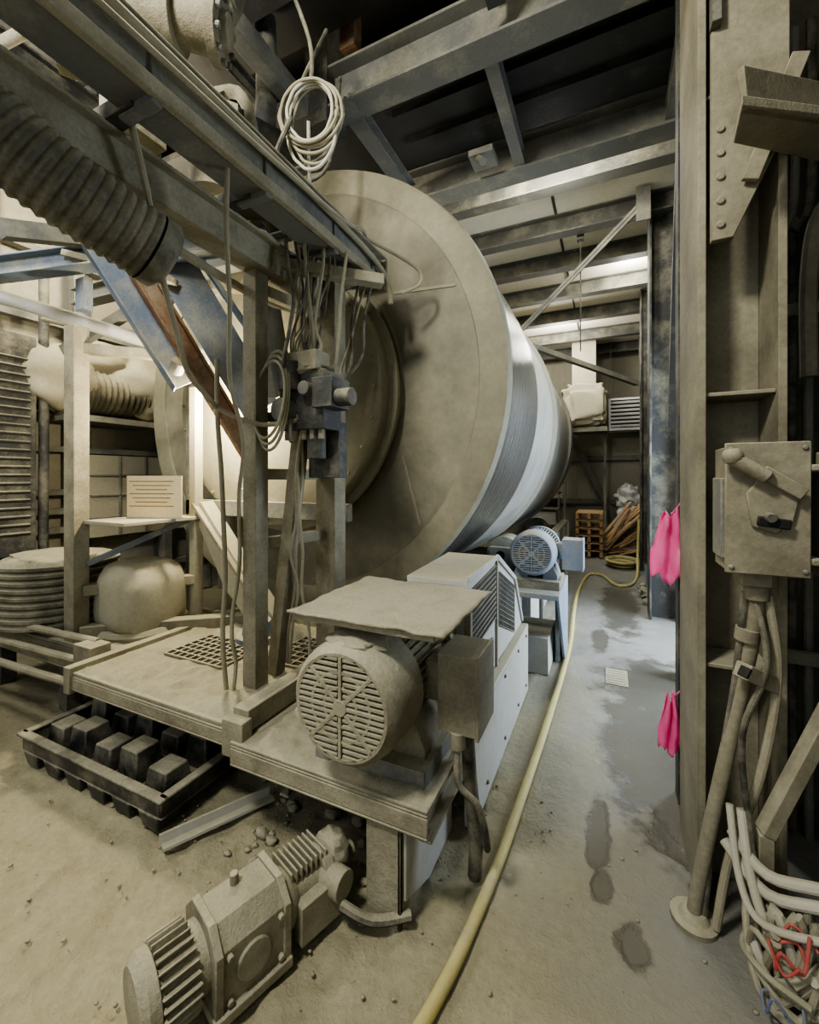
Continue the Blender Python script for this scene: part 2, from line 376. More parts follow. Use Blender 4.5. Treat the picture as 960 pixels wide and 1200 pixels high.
def cables(b,c,n,spread,zs,mats,r=.012,loops=7):
    for k in range(n):
        pts=[]
        a=random.random()*6; rr=random.uniform(.35,1)
        for i in range(loops):
            a+=random.uniform(.6,1.3)
            q=(c[0]+math.cos(a)*spread[0]*rr*random.uniform(.7,1.1),c[1]+math.sin(a)*spread[1]*rr*random.uniform(.7,1.1),max(.02,c[2]+random.uniform(0,zs)*(1-.4*rr)))
            pts.append(q)
        b.tube(pts,r*random.uniform(.7,1.2),random.choice(mats),8)
b=B('cable_pile'); cables(b,(.50,1.66,.02),18,(.12,.11),.36,['cabw','cable','cable','caked'],.012)
cables(b,(.48,1.58,.16),2,(.07,.05),.2,['red'],.0045); cables(b,(.46,1.56,.04),1,(.09,.05),.12,['bluew'],.004)
b.tube([(.40,1.75,.50),(.41,1.70,.34),(.44,1.64,.22),(.5,1.60,.1)],.014,'cabw'); b.tube([(.37,1.76,.5),(.385,1.70,.3),(.43,1.62,.25),(.6,1.56,.32)],.011,'cabw')
b.tube([(.38,1.78,.4),(.45,1.68,.36),(.6,1.66,.38),(.8,1.64,.36)],.017,'cabw'); b.tube([(.36,1.78,.36),(.45,1.68,.30),(.6,1.64,.34),(.8,1.62,.30)],.017,'cabw')
b.done()

def cloth(name,c,w,h,seed):
    b=B(name); vs=[];fs=[];nu,nv=14,16
    for j in range(nv+1):
        t=j/nv; ww=w*(.35+.65*min(1,t*1.6))
        for i in range(nu+1):
            s=i/nu-.5; q=V((s*5,t*3,seed))
            vs.append((c[0]+s*ww,c[1]+.02*math.sin(s*14+t*3)+.03*noise.noise(q),c[2]+h*(.5-t)+.03*noise.noise(q*1.7)-.02*math.cos(s*9)))
    for j in range(nv):
        for i in range(nu): k=j*(nu+1)+i; fs.append((k,k+1,k+nu+2,k+nu+1))
    b.add(vs,fs,'pink'); b.tube([(c[0],c[1],c[2]+h*.48),(c[0]+.02,c[1],c[2]+h*.55),(.33,c[1]-.03,c[2]+h*.75)],.004,'pink',6)
    o=b.done(ang=180); md=o.modifiers.new('t','SOLIDIFY'); md.thickness=.003
cloth('pink_plastic_bag',(.275,2.42,1.27),.17,.32,1); cloth('pink_flagging_tape',(.275,2.42,.40),.10,.27,4)

# ------------------------------------------------------------------ drum
DC=(-2.37,0,2.30)
b=B('rotary_drum')
prof=[(2.78,0),(2.78,1.0),(2.80,1.02),(2.80,1.58),(2.79,1.59),(2.79,1.73),(2.80,1.775),(2.84,1.79),(2.88,1.79),(2.90,1.775),(4.1,1.775),(4.12,1.755),(5.45,1.755),(5.45,1.80),(5.55,1.80),(5.55,1.75),(7.9,1.75),(7.9,1.79),(8.3,1.79),(8.3,1.75),(8.9,1.75),(9.1,1.6),(9.1,0)]
ms=['disc','disc','disc','disc','disc2','disc2','disc2','disc2','disc2','band','shell','shell','shell','disc2','shell','shell','shell','band','shell','shell','shell','disc']
b.lathe((DC[0],0,DC[2]),(0,1,0),prof,'disc',160,ms)
for a0,a1 in ((-28,-42),(35,24)):
    a0=math.radians(a0);a1=math.radians(a1)
    b.bar((DC[0]+1.15*math.cos(a0),2.797,DC[2]+1.15*math.sin(a0)),(DC[0]+1.55*math.cos(a1),2.797,DC[2]+1.55*math.sin(a1)),.02,.008,'disc2',up=(0,1,0))
b.done(ang=25)
b=B('drum_inlet_hood')
b.lathe((DC[0],0,DC[2]-.08),(0,1,0),[(2.5,0),(2.5,.9),(2.52,.98),(2.66,.98),(2.66,1.04),(2.70,1.04),(2.70,.9),(2.76,.9)],'disc2',96)
for i in range(28):
    a=i*2*math.pi/28; x=DC[0]+.94*math.cos(a); z=DC[2]-.08+.94*math.sin(a); b.cyl((x,2.505,z),(x,2.492,z),.012,'disc2',8)
b.bb((-3.2,2.44,.5),(-3.08,2.5,2.4),'steel')
b.bb((-3.2,2.44,1.3),(-1.6,2.5,1.42),'steel')
b.done(.003,ang=30)
b=B('drum_support_rollers')
for y in (5.6,8.1):
    for sx in (-1,1):
        x=DC[0]+sx*1.16; z=2.30-1.66
        b.cyl((x,y-.18,z),(x,y+.18,z),.215,'steel',32); b.cyl((x,y-.35,z),(x,y+.35,z),.06,'steeld',16)
        for yy in (y-.3,y+.3): b.bb((x-.14,yy-.05,.2),(x+.14,yy+.05,z+.1),'steel')
    b.bb((DC[0]-1.5,y-.4,.0),(DC[0]+1.5,y+.4,.2),'steeld')
b.bb((-3.2,2.72,.0),(-3.05,9,.3),'steeld'); b.bb((-.95,3.45,.0),(-.84,9,.3),'steeld')
b.done(.004)

# ------------------------------------------------------------------ skid
b=B('machine_skid')
zt=.48
b.bb((-1.46,1.32,zt-.015),(-.55,2.68,zt),'deck'); 
b.channel((-1.46,1.345,zt-.06),(-.55,1.345,zt-.06),.05,.09,'deck')
b.channel((-.575,1.36,zt-.08),(-.575,2.3,zt-.08),.05,.13,'deck',side=-1)
b.channel((-1.2,1.36,zt-.1),(-1.2,2.6,zt-.1),.05,.17,'steeld')
b.bb((-4.4,1.62,zt-.02),(-2.75,2.6,zt),'deck')
b.bb((-2.75,1.38,zt+.0),(-1.46,2.68,zt+.02),'deck')
b.channel((-2.75,1.40,zt-.04),(-1.46,1.40,zt-.04),.05,.08,'deck')
b.channel((-4.4,1.64,zt-.09),(-2.75,1.64,zt-.09),.05,.14,'deck')
b.bb((-2.80,1.36,zt-.1),(-2.74,2.6,zt+.05),'deck')
b.bar((-1.46,1.38,zt+.06),(-1.46,2.6,zt+.06),.09,.10,'deck'); b.bar((-3.3,1.72,zt+.05),(-2.2,2.62,zt+.05),.1,.1,'deck')
b.bar((-2.2,2.6,zt+.06),(-1.1,2.6,zt+.06),.1,.12,'deck')
b.bb((-.80,1.34,0),(-.66,1.36,.42),'deck'); b.bb((-.675,1.34,0),(-.66,1.55,.42),'deck'); b.bb((-.80,1.53,0),(-.66,1.55,.42),'deck')
b.prism([(-.66,1.36,.4),(-.66,1.36,.1),(-.66,1.58,.0),(-.66,1.85,.0),(-.66,1.85,.4)],(.012,0,0),'white')
for x,y in ((-1.4,2.4),(-2.7,2.4),(-4.3,1.7),(-4.3,2.5),(-3.4,1.7),(-1.35,1.9)): b.bb((x-.05,y-.05,0),(x+.05,y+.05,zt-.03),'steeld')
b.bb((-2.98,1.5,.42),(-2.80,1.62,.58),'deck'); b.bb((-1.52,1.33,.40),(-1.40,1.39,.56),'deck')
b.done(.005)
b=B('drain_grating')
G=((-2.5,-2.02,1.76,2.10),(-1.88,-1.62,1.95,2.35))
for (x0,x1,y0,y1) in G:
    b.bb((x0,y0,zt+.021),(x1,y1,zt+.024),'black')  # black sheet on the deck paints the shade of a hole below the bars
    n=int((x1-x0)/.052)
    for i in range(n+1): x=x0+i*(x1-x0)/n; b.bb((x-.006,y0,zt+.024),(x+.006,y1,zt+.034),'deck')
    n=int((y1-y0)/.052)
    for i in range(n+1): y=y0+i*(y1-y0)/n; b.bb((x0,y-.006,zt+.024),(x1,y+.006,zt+.036),'deck')
b.done()
b=B('dust_layer')
b.dust(-2.73,-1.51,1.39,2.56,zt+.02,.045,holes=G,seed=1)
b.dust(-1.40,-.57,1.33,2.5,zt,.03,seed=2)
b.dust(-4.3,-2.82,1.66,2.58,zt,.035,seed=3,step=.03)
b.dust(-1.50,-1.42,1.40,2.55,zt+.11,.02,seed=4)
b.done(ang=180)

# ------------------------------------------------------------------ motors
def motor(name,o,ax,R,L,body,tb_side=1,finm=None,feet=.13,grille='steel',up=(0,0,1)):
    b=B(name); b.M=frame(o,ax,up); c=.36*L
    b.lathe((0,0,0),(0,1,0),[(.012,0),(.012,R*.80)],'black',40)  # black disc paints the shade inside the fan cowl
    b.lathe((0,0,0),(0,1,0),[(.012,R*.80),(-.004,R*.80),(-.004,R*.86),(.02,R*.96),(.06,R),(c,R),(c,R*.93),(c,R*.8)],body,48)
    n=17
    for i in range(n):
        z=-R*.76+i*(R*1.52/(n-1)); hw=math.sqrt(max(0,(R*.82)**2-z*z))
        for sx in (-1,1):
            x0=R*.05; b.box((sx*(x0+hw)/2,.003,z),(max(.004,hw-x0),.014,R*.056),grille)
    for a in (0,90): 
        ca=math.radians(a); b.bar((-R*.8*math.cos(ca),.001,-R*.8*math.sin(ca)),(R*.8*math.cos(ca),.001,R*.8*math.sin(ca)),.014,R*.06,grille,up=(0,0,1) if a==0 else (1,0,0))
    for a in range(45,360,90):
        ca=math.radians(a); b.bar((0,0,0),(R*.8*math.cos(ca),0,R*.8*math.sin(ca)),.014,R*.05,grille,up=(0,1,0))
    b.lathe((0,-.008,0),(0,1,0),[(0,0),(0,R*.13),(.02,R*.13)],grille,24)
    for q in (.28,.52): b.lathe((0,-.003,0),(0,1,0),[(.02,R*q),(0,R*q),(0,R*(q+.05)),(.02,R*(q+.05))],grille,36)
    b.cyl((0,c*.9,0),(0,L,0),R*.80,body,40)
    for i in range(44):
        a=2*math.pi*i/44
        if math.sin(a)<-.75: continue
        b.bar((math.cos(a)*R*.85,c,math.sin(a)*R*.85),(math.cos(a)*R*.85,L*.93,math.sin(a)*R*.85),.006,R*.14,finm or body,up=(math.cos(a),0,math.sin(a)))
    b.lathe((0,L*.93,0),(0,1,0),[(0,R*.8),(0,R*.97),(.05,R*.97),(.09,R*.6),(.12,R*.3),(.12,0)],body,40)
    b.cyl((0,L,0),(0,L+.22,0),R*.13,'steel',16)
    for sx in (-1,1):
        b.prism([(sx*R*.35,c+.02,-R*.72),(sx*R*.75,c+.02,-R*.55),(sx*R*.98,c+.02,-R-.02),(sx*R*.98,c+.02,-R-.05),(sx*R*.35,c+.02,-R-.05)],(0,L*.88-c,0),body)
    if feet>.06:
        b.box((0,(c+L)/2,-R-.05-(feet-.05)/2),(R*2.2,L-c+.1,feet-.05),'steel')
    if tb_side:
        s=tb_side; yy=(c+L)/2-.03
        b.box((s*(R+.02),yy,0.0),(R*.5,R*.7,R*.7),body)
        b.box((s*(R+.105),yy,-.02),(.15,R*1.0,R*1.35),body); b.box((s*(R+.185),yy,-.02),(.012,R*1.06,R*1.42),body)
    return b
b=motor('electric_drive_motor',(-.83,1.22,.815),(0,1,0),.215,.62,'deck',1,'deck',feet=.12,grille='caked')
for y in (-.06,.06): b.cyl((.32,.36+y,-.16),(.32,.36+y,-.22),.03,'deck',12)
b.tube([(.32,.42,-.20),(.33,.42,-.4),(.36,.40,-.62),(.35,.42,-.79)],.028,'cabd',12)
b.tube([(.32,.30,-.20),(.33,.28,-.34),(.40,.30,-.42),(.42,.35,-.6),(.36,.5,-.7)],.013,'cabd',10)
b.lump((0,.12,.195),(.12,.10,.03),'caked',31,.2)
b.done(.002)
b=B('motor_cover_plate')
n=30; vs=[];fs=[]
for j in range(n+1):
    for i in range(n+1):
        x=-1.08+.62*i/n; y=1.24+.60*j/n
        e=.012*noise.noise(V((x*5,y*5,1)))+.005*noise.noise(V((x*17,y*17,1)))
        vs.append((x+(.012*noise.noise(V((y*12,0,2))) if i in (0,n) else 0),y+(.012*noise.noise(V((x*12,0,2))) if j in (0,n) else 0),1.11+e))
for j in range(n):
    for i in range(n): k=j*(n+1)+i; fs.append((k,k+1,k+n+2,k+n+1))
b.add(vs,fs,'caked')
b.bar((-1.06,1.26,1.088),(-.5,1.26,1.088),.01,.02,'deck')
for x in (-1.06,-.56): b.bb((x-.015,1.8,.48),(x+.015,1.83,1.1),'deck')
o=b.done(); md=o.modifiers.new('t','SOLIDIFY'); md.thickness=.010
b=B('belt_guard')
b.prism([(-.60,1.9,.50),(-.60,1.9,1.12),(-.60,2.50,1.14),(-.60,3.02,.90),(-.60,3.3,.52),(-.60,3.3,0),(-.60,2.7,0),(-.60,2.7,.5)],(-.3,0,0),'white')
b.bb((-.60,1.88,0),(-.55,3.3,.5),'white')
def louv(y0,z0,y1,z1,h,x):
    b.prism([(x,y0,z0),(x,y1,z1),(x,y1,z1+h),(x,y0,z0+h)],(.006,0,0),'black')  # black sheet behind the mesh paints the shaded guard interior
    n=int((y1-y0)/.03)
    for i in range(n+1):
        t=i/n; y=y0+(y1-y0)*t; z=z0+(z1-z0)*t; b.bar((x+.006,y,z),(x+.006,y,z+h),.007,.007,'steel')
    m=int(h/.03)
    for i in range(m+1): b.bar((x+.008,y0,z0+h*i/m),(x+.008,y1,z1+h*i/m),.007,.006,'steel')
louv(1.98,.76,2.46,.79,.30,-.60); louv(2.54,.72,3.0,.53,.32,-.60)
b.bar((-.592,2.485,1.14),(-.592,2.485,.5),.012,.02,'white'); b.bar((-.592,1.9,.5),(-.592,1.9,1.12),.012,.03,'white')
b.bar((-.592,1.9,1.125),(-.592,2.5,1.135),.012,.03,'white'); b.bar((-.592,2.5,1.135),(-.592,3.02,.90),.012,.03,'white');b.bar((-.592,3.02,.90),(-.592,3.3,.52),.012,.03,'white')
for y in (2.1,2.5,2.9,3.2): 
    for z in (.08,.44): b.cyl((-.55,y,z),(-.54,y,z),.011,'steel',8)
b.done(.003)
b=motor('blue_gear_motor',(-.55,3.45,1.0),(0,1,0),.18,.46,'mblue',1,feet=.12,grille='mblue')
b.done(.002)
b=B('motor_stand')
b.bb((-.80,3.42,.66),(-.34,4.2,.70),'mblue'); b.bb((-.80,3.42,0),(-.76,4.2,.66),'mblue'); b.bb((-.42,3.9,0),(-.38,4.2,.66),'mblue')
b.prism([(-.36,3.42,.66),(-.36,4.2,.66),(-.36,4.2,0),(-.36,3.95,0)],(.02,0,0),'mblue'); b.bb((-.74,3.6,0),(-.44,4.1,.3),'white')
b.done(.004)
b=B('drum_side_guard'); b.bb((-.78,4.3,.0),(-.72,8.8,.75),'white'); b.bb((-.82,4.3,.75),(-.70,8.8,.79),'white')
for i in range(6): b.bb((-.72,4.3+i*.88,0),(-.69,4.36+i*.88,.75),'white')
b.done(.004)
b=B('pipe_rail'); b.tube([(-.60,4.4,.0),(-.60,4.4,.6),(-.58,4.5,.72),(-.55,5.2,.74),(-.55,6.4,.74),(-.55,6.5,.66),(-.55,6.52,.0)],.025,'steel',10); b.done()

# loose gearmotor on the floor
b=B('loose_gearmotor')
b.M=frame((-1.19,.74,.145),(.32,.95,0))
R=.11
b.lathe((0,0,0),(0,1,0),[(0,0),(0,R*.8),(.02,R),(.05,R),(.05,R*.85),(.2,R*.85),(.2,0)],'caked',28)
for i in range(26):
    a=2*math.pi*i/26; b.bar((math.cos(a)*R*.93,.05,math.sin(a)*R*.93),(math.cos(a)*R*.93,.15,math.sin(a)*R*.93),.006,.03,'deck',up=(math.cos(a),0,math.sin(a)))
b.prism([(-.11,.19,-.13),(.11,.19,-.13),(.11,.19,.06),(.06,.19,.115),(-.06,.19,.115),(-.11,.19,.06)],(0,.22,0),'caked'); b.box((0,.30,-.12),(.26,.25,.03),'caked')
b.prism([(-.12,.18,-.13),(.12,.18,-.13),(.12,.18,.065),(.065,.18,.125),(-.065,.18,.125),(-.12,.18,.065)],(0,.025,0),'deck')
b.prism([(-.12,.40,-.13),(.12,.40,-.13),(.12,.40,.065),(.065,.40,.125),(-.065,.40,.125),(-.12,.40,.065)],(0,.025,0),'deck')
b.cyl((-.03,.3,.10),(-.03,.3,.15),.014,'deck',10); b.cyl((.10,.3,-.02),(.12,.3,-.02),.055,'caked',24)
for yy in (.205,.37):
    for zz in (-.09,.04): b.cyl((.108,yy+.02,zz),(.124,yy+.02,zz),.011,'deck',6)
b.lathe((.02,.42,.0),(0,1,0),[(0,.1),(.03,.09),(.06,.065),(.16,.06),(.16,.085),(.20,.085),(.2,0)],'caked',24)
b.box((.05,.55,-.05),(.15,.18,.13),'caked'); 
for i in range(8): b.box((.0,.46+i*.02,.07),(.13,.008,.05),'deck')
b.cyl((.06,.6,.0),(.15,.62,.0),.05,'caked',16); b.lump((.02,.66,.03),(.08,.06,.07),'caked',5,.15)
b.cyl((.03,.68,.0),(.04,.74,.0),.03,'caked',14)
b.tube([(.15,.60,-.05),(.25,.66,-.08),(.32,.78,-.1)],.018,'cabd',8)
b.done(.006)

b=B('spill_containment_pallet')
x0,x1,y0,y1=-2.98,-1.80,1.25,2.2; H=.17
b.bb((x0,y0,H-.09),(x1,y0+.02,H),'plastic'); b.bb((x0,y1-.02,H-.09),(x1,y1,H),'plastic'); b.bb((x0,y0,H-.09),(x0+.02,y1,H),'plastic'); b.bb((x1-.02,y0,H-.09),(x1,y1,H),'plastic')
b.bb((x0-.02,y0-.02,H-.012),(x1+.02,y0+.03,H+.006),'plastic'); b.bb((x0-.02,y0,H-.012),(x0+.03,y1,H+.006),'plastic'); b.bb((x1-.03,y0,H-.012),(x1+.02,y1,H+.006),'plastic')
b.bb((x0,y0,H-.10),(x1,y1,H-.085),'plastic')
def hump(cx,cy,w,d,z0,z1,k=.8):
    vs=[(cx-w,cy-d,z0),(cx+w,cy-d,z0),(cx+w,cy+d,z0),(cx-w,cy+d,z0)]+[(cx-w*k,cy-d*k,z1),(cx+w*k,cy-d*k,z1),(cx+w*k,cy+d*k,z1),(cx-w*k,cy+d*k,z1)]
    b.add(vs,[(3,2,1,0),(4,5,6,7)]+[(i,(i+1)%4,(i+1)%4+4,i+4) for i in range(4)],'plastic')
for i in range(5):
    for j in range(4):
        cx=x0+.16+i*.215; cy=y0+.15+j*.22
        hump(cx,cy,.08,.075,H-.085,H+ (.07 if (i+j)%2 else .03))
for i in range(6):
    for j in range(3): hump(x0+.09+i*.2,y0+.06+j*.4,.055,.05,0,H-.09,1.3)
b.done(.008)
b=B('angle_iron_offcut'); b.bar((-1.72,1.2,.03),(-1.5,1.62,.03),.05,.012,'white'); b.bar((-1.74,1.2,.05),(-1.52,1.62,.05),.01,.05,'white'); b.done()

# ------------------------------------------------------------------ left posts, frame
b=B('support_frame')
b.bar((-1.68,1.69,.5),(-1.68,1.69,2.80),.09,.09,'deck',up=(0,1,0)); b.bb((-1.77,1.60,.5),(-1.59,1.78,.515),'deck')
b.bar((-1.58,2.22,.5),(-1.58,2.22,2.86),.14,.12,'deck',up=(0,1,0))
b.bar((-1.50,1.86,2.0),(-1.70,1.86,.5),.07,.07,'deck',up=(0,1,0))
for z in (1.25,1.62,2.6): b.bar((-1.68,1.72,z),(-1.60,2.2,z),.05,.06,'caked')
b.bar((-1.68,1.70,1.5),(-2.4,2.3,1.5),.05,.05,'caked')
b.bar((-1.75,1.65,2.75),(-1.2,2.2,2.75),.08,.06,'caked'); b.bb((-1.66,2.10,2.80),(-1.36,2.3,2.90),'caked')
b.done(.004)
b=B('support_frame')
b.bar((-3.35,1.71,.48),(-3.35,1.71,2.65),.12,.1,'deck',up=(0,1,0)); b.bar((-3.3,1.73,.82),(-2.9,2.3,.82),.08,.07,'caked'); b.bar((-2.9,2.3,.48),(-2.9,2.3,2.3),.07,.07,'cloth',up=(0,1,0))
b.bb((-3.32,1.72,1.28),(-2.85,2.35,1.305),'cloth'); b.bar((-3.35,1.71,2.5),(-2.75,2.3,2.5),.07,.07,'caked')
b.bar((-3.3,1.75,1.0),(-2.95,2.28,1.28),.04,.04,'blue')
b.done(.004)
b=B('conveyor_boom')
b.bar((-1.40,.1,2.91),(-1.40,2.44,2.91),.15,.17,'steel'); b.bb((-1.50,2.42,2.80),(-1.30,2.45,3.02),'caked')
b.bar((-1.31,.1,2.84),(-1.31,2.3,2.84),.03,.05,'caked'); b.bb((-1.52,.1,2.99),(-1.28,2.40,3.0),'caked')
b.bar((-1.65,.1,2.74),(-1.65,2.3,2.74),.14,.14,'deck'); b.bb((-1.76,.1,2.80),(-1.54,2.2,2.815),'caked')
b.dust(-1.52,-1.28,.3,2.4,3.0,.035,seed=8); b.dust(-1.76,-1.54,.3,2.2,2.815,.04,seed=9)
b.bar((-1.95,.1,2.95),(-1.95,2.2,2.95),.08,.16,'steeld')
for y in (.4,.9,1.4,1.9,2.3): 
    b.bar((-1.40,y,2.84),(-1.95,y,2.84),.06,.06,'steeld'); b.bb((-1.485,y-.02,2.80),(-1.315,y+.02,3.01),'steel')
b.bar((-1.5,2.1,2.8),(-1.5,2.1,3.0),.2,.1,'caked')
b.done(.004)
b=B('conduit_run')
b.tube([(-1.29,.1,2.96),(-1.29,1.0,2.965),(-1.29,2.0,2.95),(-1.28,2.38,2.88),(-1.27,2.44,2.72)],.016,'cable',8)
b.tube([(-1.27,.1,2.9),(-1.27,1.2,2.92),(-1.28,1.9,2.97),(-1.32,2.2,3.06),(-1.4,2.3,2.9)],.011,'cable',8)
b.tube([(-1.48,.2,3.06),(-1.45,1.0,3.04),(-1.47,1.8,3.06),(-1.5,2.2,2.95)],.018,'cable',8)
b.tube([(-1.78,.2,2.65),(-1.75,1.0,2.64),(-1.76,1.8,2.6),(-1.7,2.2,2.65)],.022,'caked',8)
b.tube([(-1.40,1.5,3.03),(-1.38,1.6,3.3),(-1.55,1.9,3.8),(-1.6,2.2,4.4)],.012,'cabd',8)
b.tube([(-1.40,2.0,3.02),(-1.3,2.2,3.02),(-1.12,2.5,2.95),(-1.1,2.52,2.85),(-1.2,2.45,2.78)],.01,'cable',8)
b.done()
b=B('flexible_duct')
b.tube([(-1.82,-.1,3.05),(-1.76,.2,2.88),(-1.69,.5,2.70),(-1.62,.76,2.56),(-1.55,1.03,2.46)],.125,'duct',36,6,ribs=.034,amp=.04)
b.lathe((-1.55,1.03,2.46),(.2,.93,-.3),[(0,.13),(.05,.13),(.07,.11),(.075,0)],'duct',32)
b.done(ang=60)
b=B('flexible_duct'); b.tube([(-2.2,.5,3.8),(-1.95,1.0,3.75),(-1.75,1.3,3.7),(-1.7,1.5,3.95),(-1.75,1.6,4.6)],.09,'duct',24,6,ribs=.035,amp=.06); b.done(ang=60)
b=B('screw_feeder_drive')
b.M=frame((-1.52,1.25,3.48),(-.75,-.5,.12))
b.lathe((0,-.1,0),(0,1,0),[(0,0),(0,.06),(.03,.07),(.03,.125),(.07,.125),(.07,.095),(.2,.095),(.2,.13),(.24,.13),(.24,.11),(.55,.11),(.6,0)],'deck',32)
for i in range(10): a=i*.6283; b.cyl((.106*math.cos(a),-.09,.106*math.sin(a)),(.106*math.cos(a),-.05,.106*math.sin(a)),.013,'steel',8)
b.box((0,.35,.0),(.2,.12,.34),'deck'); b.box((.0,.45,-.18),(.16,.3,.1),'caked')
b.lump((0,.35,.12),(.14,.2,.08),'caked',8,.3)
b.M=Matrix.Identity(4); b.bar((-1.75,1.1,3.25),(-1.75,1.1,2.98),.12,.2,'deck'); b.bar((-1.9,.9,3.2),(-1.5,1.4,3.2),.1,.06,'caked')
b.cyl((-1.78,1.5,3.0),(-1.78,1.5,3.35),.1,'deck',20); b.lump((-1.78,1.5,3.38),(.13,.13,.08),'caked',77,.3); b.cyl((-2.1,1.6,3.1),(-1.7,1.9,3.15),.07,'duct',20)
b.done(.003)
b=B('overhead_pipework')
b.tube([(-3.8,2.1,3.7),(-2.6,2.15,3.7),(-2.2,2.16,3.75),(-2.1,2.2,4.0),(-2.1,2.2,4.7)],.07,'steeld',16)
b.tube([(-3.8,1.8,3.95),(-2.3,1.85,3.95),(-1.95,1.9,3.8),(-1.9,1.9,3.1)],.035,'deck',12)
b.tube([(-3.5,1.2,4.1),(-2.2,1.3,4.05),(-1.4,1.4,4.1),(-1.2,1.4,4.5)],.03,'deck',12)
for z in (3.45,3.35): b.tube([(-2.6,2.0,z),(-2.1,2.05,z),(-1.8,2.1,z+.06),(-1.65,2.3,z+.3),(-1.7,2.5,4.4)],.012,'cabd',8)
b.bb((-2.9,2.2,3.35),(-2.2,2.45,3.6),'steeld'); b.bar((-2.0,1.0,3.4),(-2.0,2.4,3.9),.1,.12,'steeld'); b.bar((-1.95,.3,4.2),(-1.95,2.4,4.2),.1,.14,'steel')
b.done(.003)
b=B('cable_coil')
for k in range(7):
    rx=.13+random.uniform(-.03,.03); rz=.19+random.uniform(-.05,.03); pts=[]
    for i in range(25):
        a=i*2*math.pi/24
        pts.append((-1.28+rx*math.cos(a)*.93+random.uniform(-.004,.004),1.62+rx*math.cos(a)*.3+k*.008,3.42-rz+rz*math.sin(a)+.06))
    b.tube(pts,.0075,'cabw' if k%2 else 'cable',8,3)
b.tube([(-1.28,1.64,3.48),(-1.30,1.65,3.7),(-1.5,1.7,4.2),(-1.6,1.8,4.5)],.01,'cabd',8); b.tube([(-1.28,1.62,3.28),(-1.34,1.7,3.12),(-1.4,1.8,3.02)],.008,'cabw',8)
b.done()
b=B('hanging_cables')
def hang(p0,p1,sag,r,m,sway=.05):
    p0=V(p0);p1=V(p1);pts=[]
    for i in range(7):
        t=i/6; q=p0.lerp(p1,t); q.z-=sag*4*t*(1-t); q+=V((random.uniform(-sway,sway),random.uniform(-sway,sway),0))*(1 if 0<i<6 else 0); pts.append(q)
    b.tube(pts,r,m,8)
for i in range(16):
    hang((-1.47+random.uniform(-.06,.10),1.75+random.uniform(-.05,.25),2.86),(-1.5+random.uniform(-.12,.15),1.78+random.uniform(-.1,.2),random.uniform(1.75,2.2)),random.uniform(-.05,.3),random.choice([.006,.008,.010]),random.choice(['cable','cabd','cabd','caked']),.035)
for i in range(5):
    hang((-1.30+random.uniform(-.04,.04),2.15+random.uniform(-.2,.2),2.83),(-1.45,1.95,random.uniform(1.9,2.3)),random.uniform(.1,.4),.008,random.choice(['cable','cabd']),.03)
hang((-1.33,1.2,2.98),(-1.72,1.62,1.3),.1,.010,'cable',.03); hang((-1.72,1.62,1.3),(-1.74,1.60,.52),.0,.010,'cable',.02); hang((-1.8,1.55,2.2),(-1.77,1.58,.52),.0,.012,'cable',.02)
hang((-1.5,.9,2.95),(-1.75,1.5,1.95),.25,.012,'cable',.02); hang((-1.75,1.5,1.95),(-1.4,1.8,1.95),.08,.012,'cable',.02)
for i in range(3): hang((-1.47,1.8,1.85),(-1.6+random.uniform(-.1,.2),1.9,.55),0,.008,'cable',.03)
for k in range(3):
    pts=[]; 
    for i in range(17): a=i*math.pi/8; pts.append((-1.56+.10*math.cos(a),1.66+.03*math.sin(a)+k*.015,2.0+(.2+k*.03)*math.sin(a)))
    b.tube(pts,.008,'cable',8,3)
b.done()
b=B('pneumatic_control_valve')
b.bb((-1.58,1.76,1.85),(-1.30,1.92,2.15),'steeld'); b.bb((-1.34,1.72,1.95),(-1.22,1.88,2.1),'steeld'); b.cyl((-1.5,1.75,2.2),(-1.5,1.75,2.05),.06,'steeld',16); b.cyl((-1.4,1.84,1.85),(-1.4,1.84,1.7),.05,'steeld',16)
b.cyl((-1.52,1.76,1.95),(-1.52,1.69,1.95),.06,'steel',18); b.cyl((-1.38,1.76,2.05),(-1.38,1.70,2.05),.035,'steel',14); b.box((-1.42,1.8,2.2),(.18,.12,.1),'deck'); b.bb((-1.62,1.8,2.02),(-1.22,1.84,2.06),'deck')
b.bb((-1.66,1.74,1.9),(-1.58,1.9,1.95),'steeld'); b.lump((-1.44,1.82,2.16),(.13,.09,.03),'caked',4,.3); b.bb((-1.5,1.9,1.6),(-1.3,1.98,1.9),'steeld'); b.cyl((-1.25,1.78,2.0),(-1.14,1.78,2.0),.045,'steeld',16)
for i in range(5): b.cyl((-1.56+i*.055,1.80,1.80),(-1.56+i*.055,1.80,1.86),.016,'caked',8)
b.done(.004)

b=B('feed_chute_brace'); b.hbeam((-2.70,1.66,3.0),(-2.28,2.30,1.7),.12,.12,'rust'); b.done(.003)
b=B('feed_chute')
b.hbeam((-2.98,1.62,3.12),(-2.70,2.05,2.25),.16,.16,'blue'); b.bar((-2.72,1.92,3.15),(-2.28,2.34,2.1),.04,.26,'blue'); b.bar((-2.55,2.0,3.15),(-2.1,2.36,2.3),.26,.03,'blue')
b.bar((-2.0,2.0,3.1),(-2.1,2.36,2.2),.06,.3,'steel'); b.cyl((-2.73,2.0,2.34),(-2.66,1.98,2.40),.05,'steel',14)
b.hbeam((-4.4,1.3,3.02),(-1.95,2.05,3.12),.12,.14,'blue'); b.hbeam((-4.3,2.2,3.2),(-2.0,2.3,3.2),.12,.14,'steel'); b.box((-3.28,1.72,2.86),(.1,.06,.22),'blue')
b.bar((-3.3,1.62,3.1),(-2.6,1.9,2.9),.08,.04,'caked')
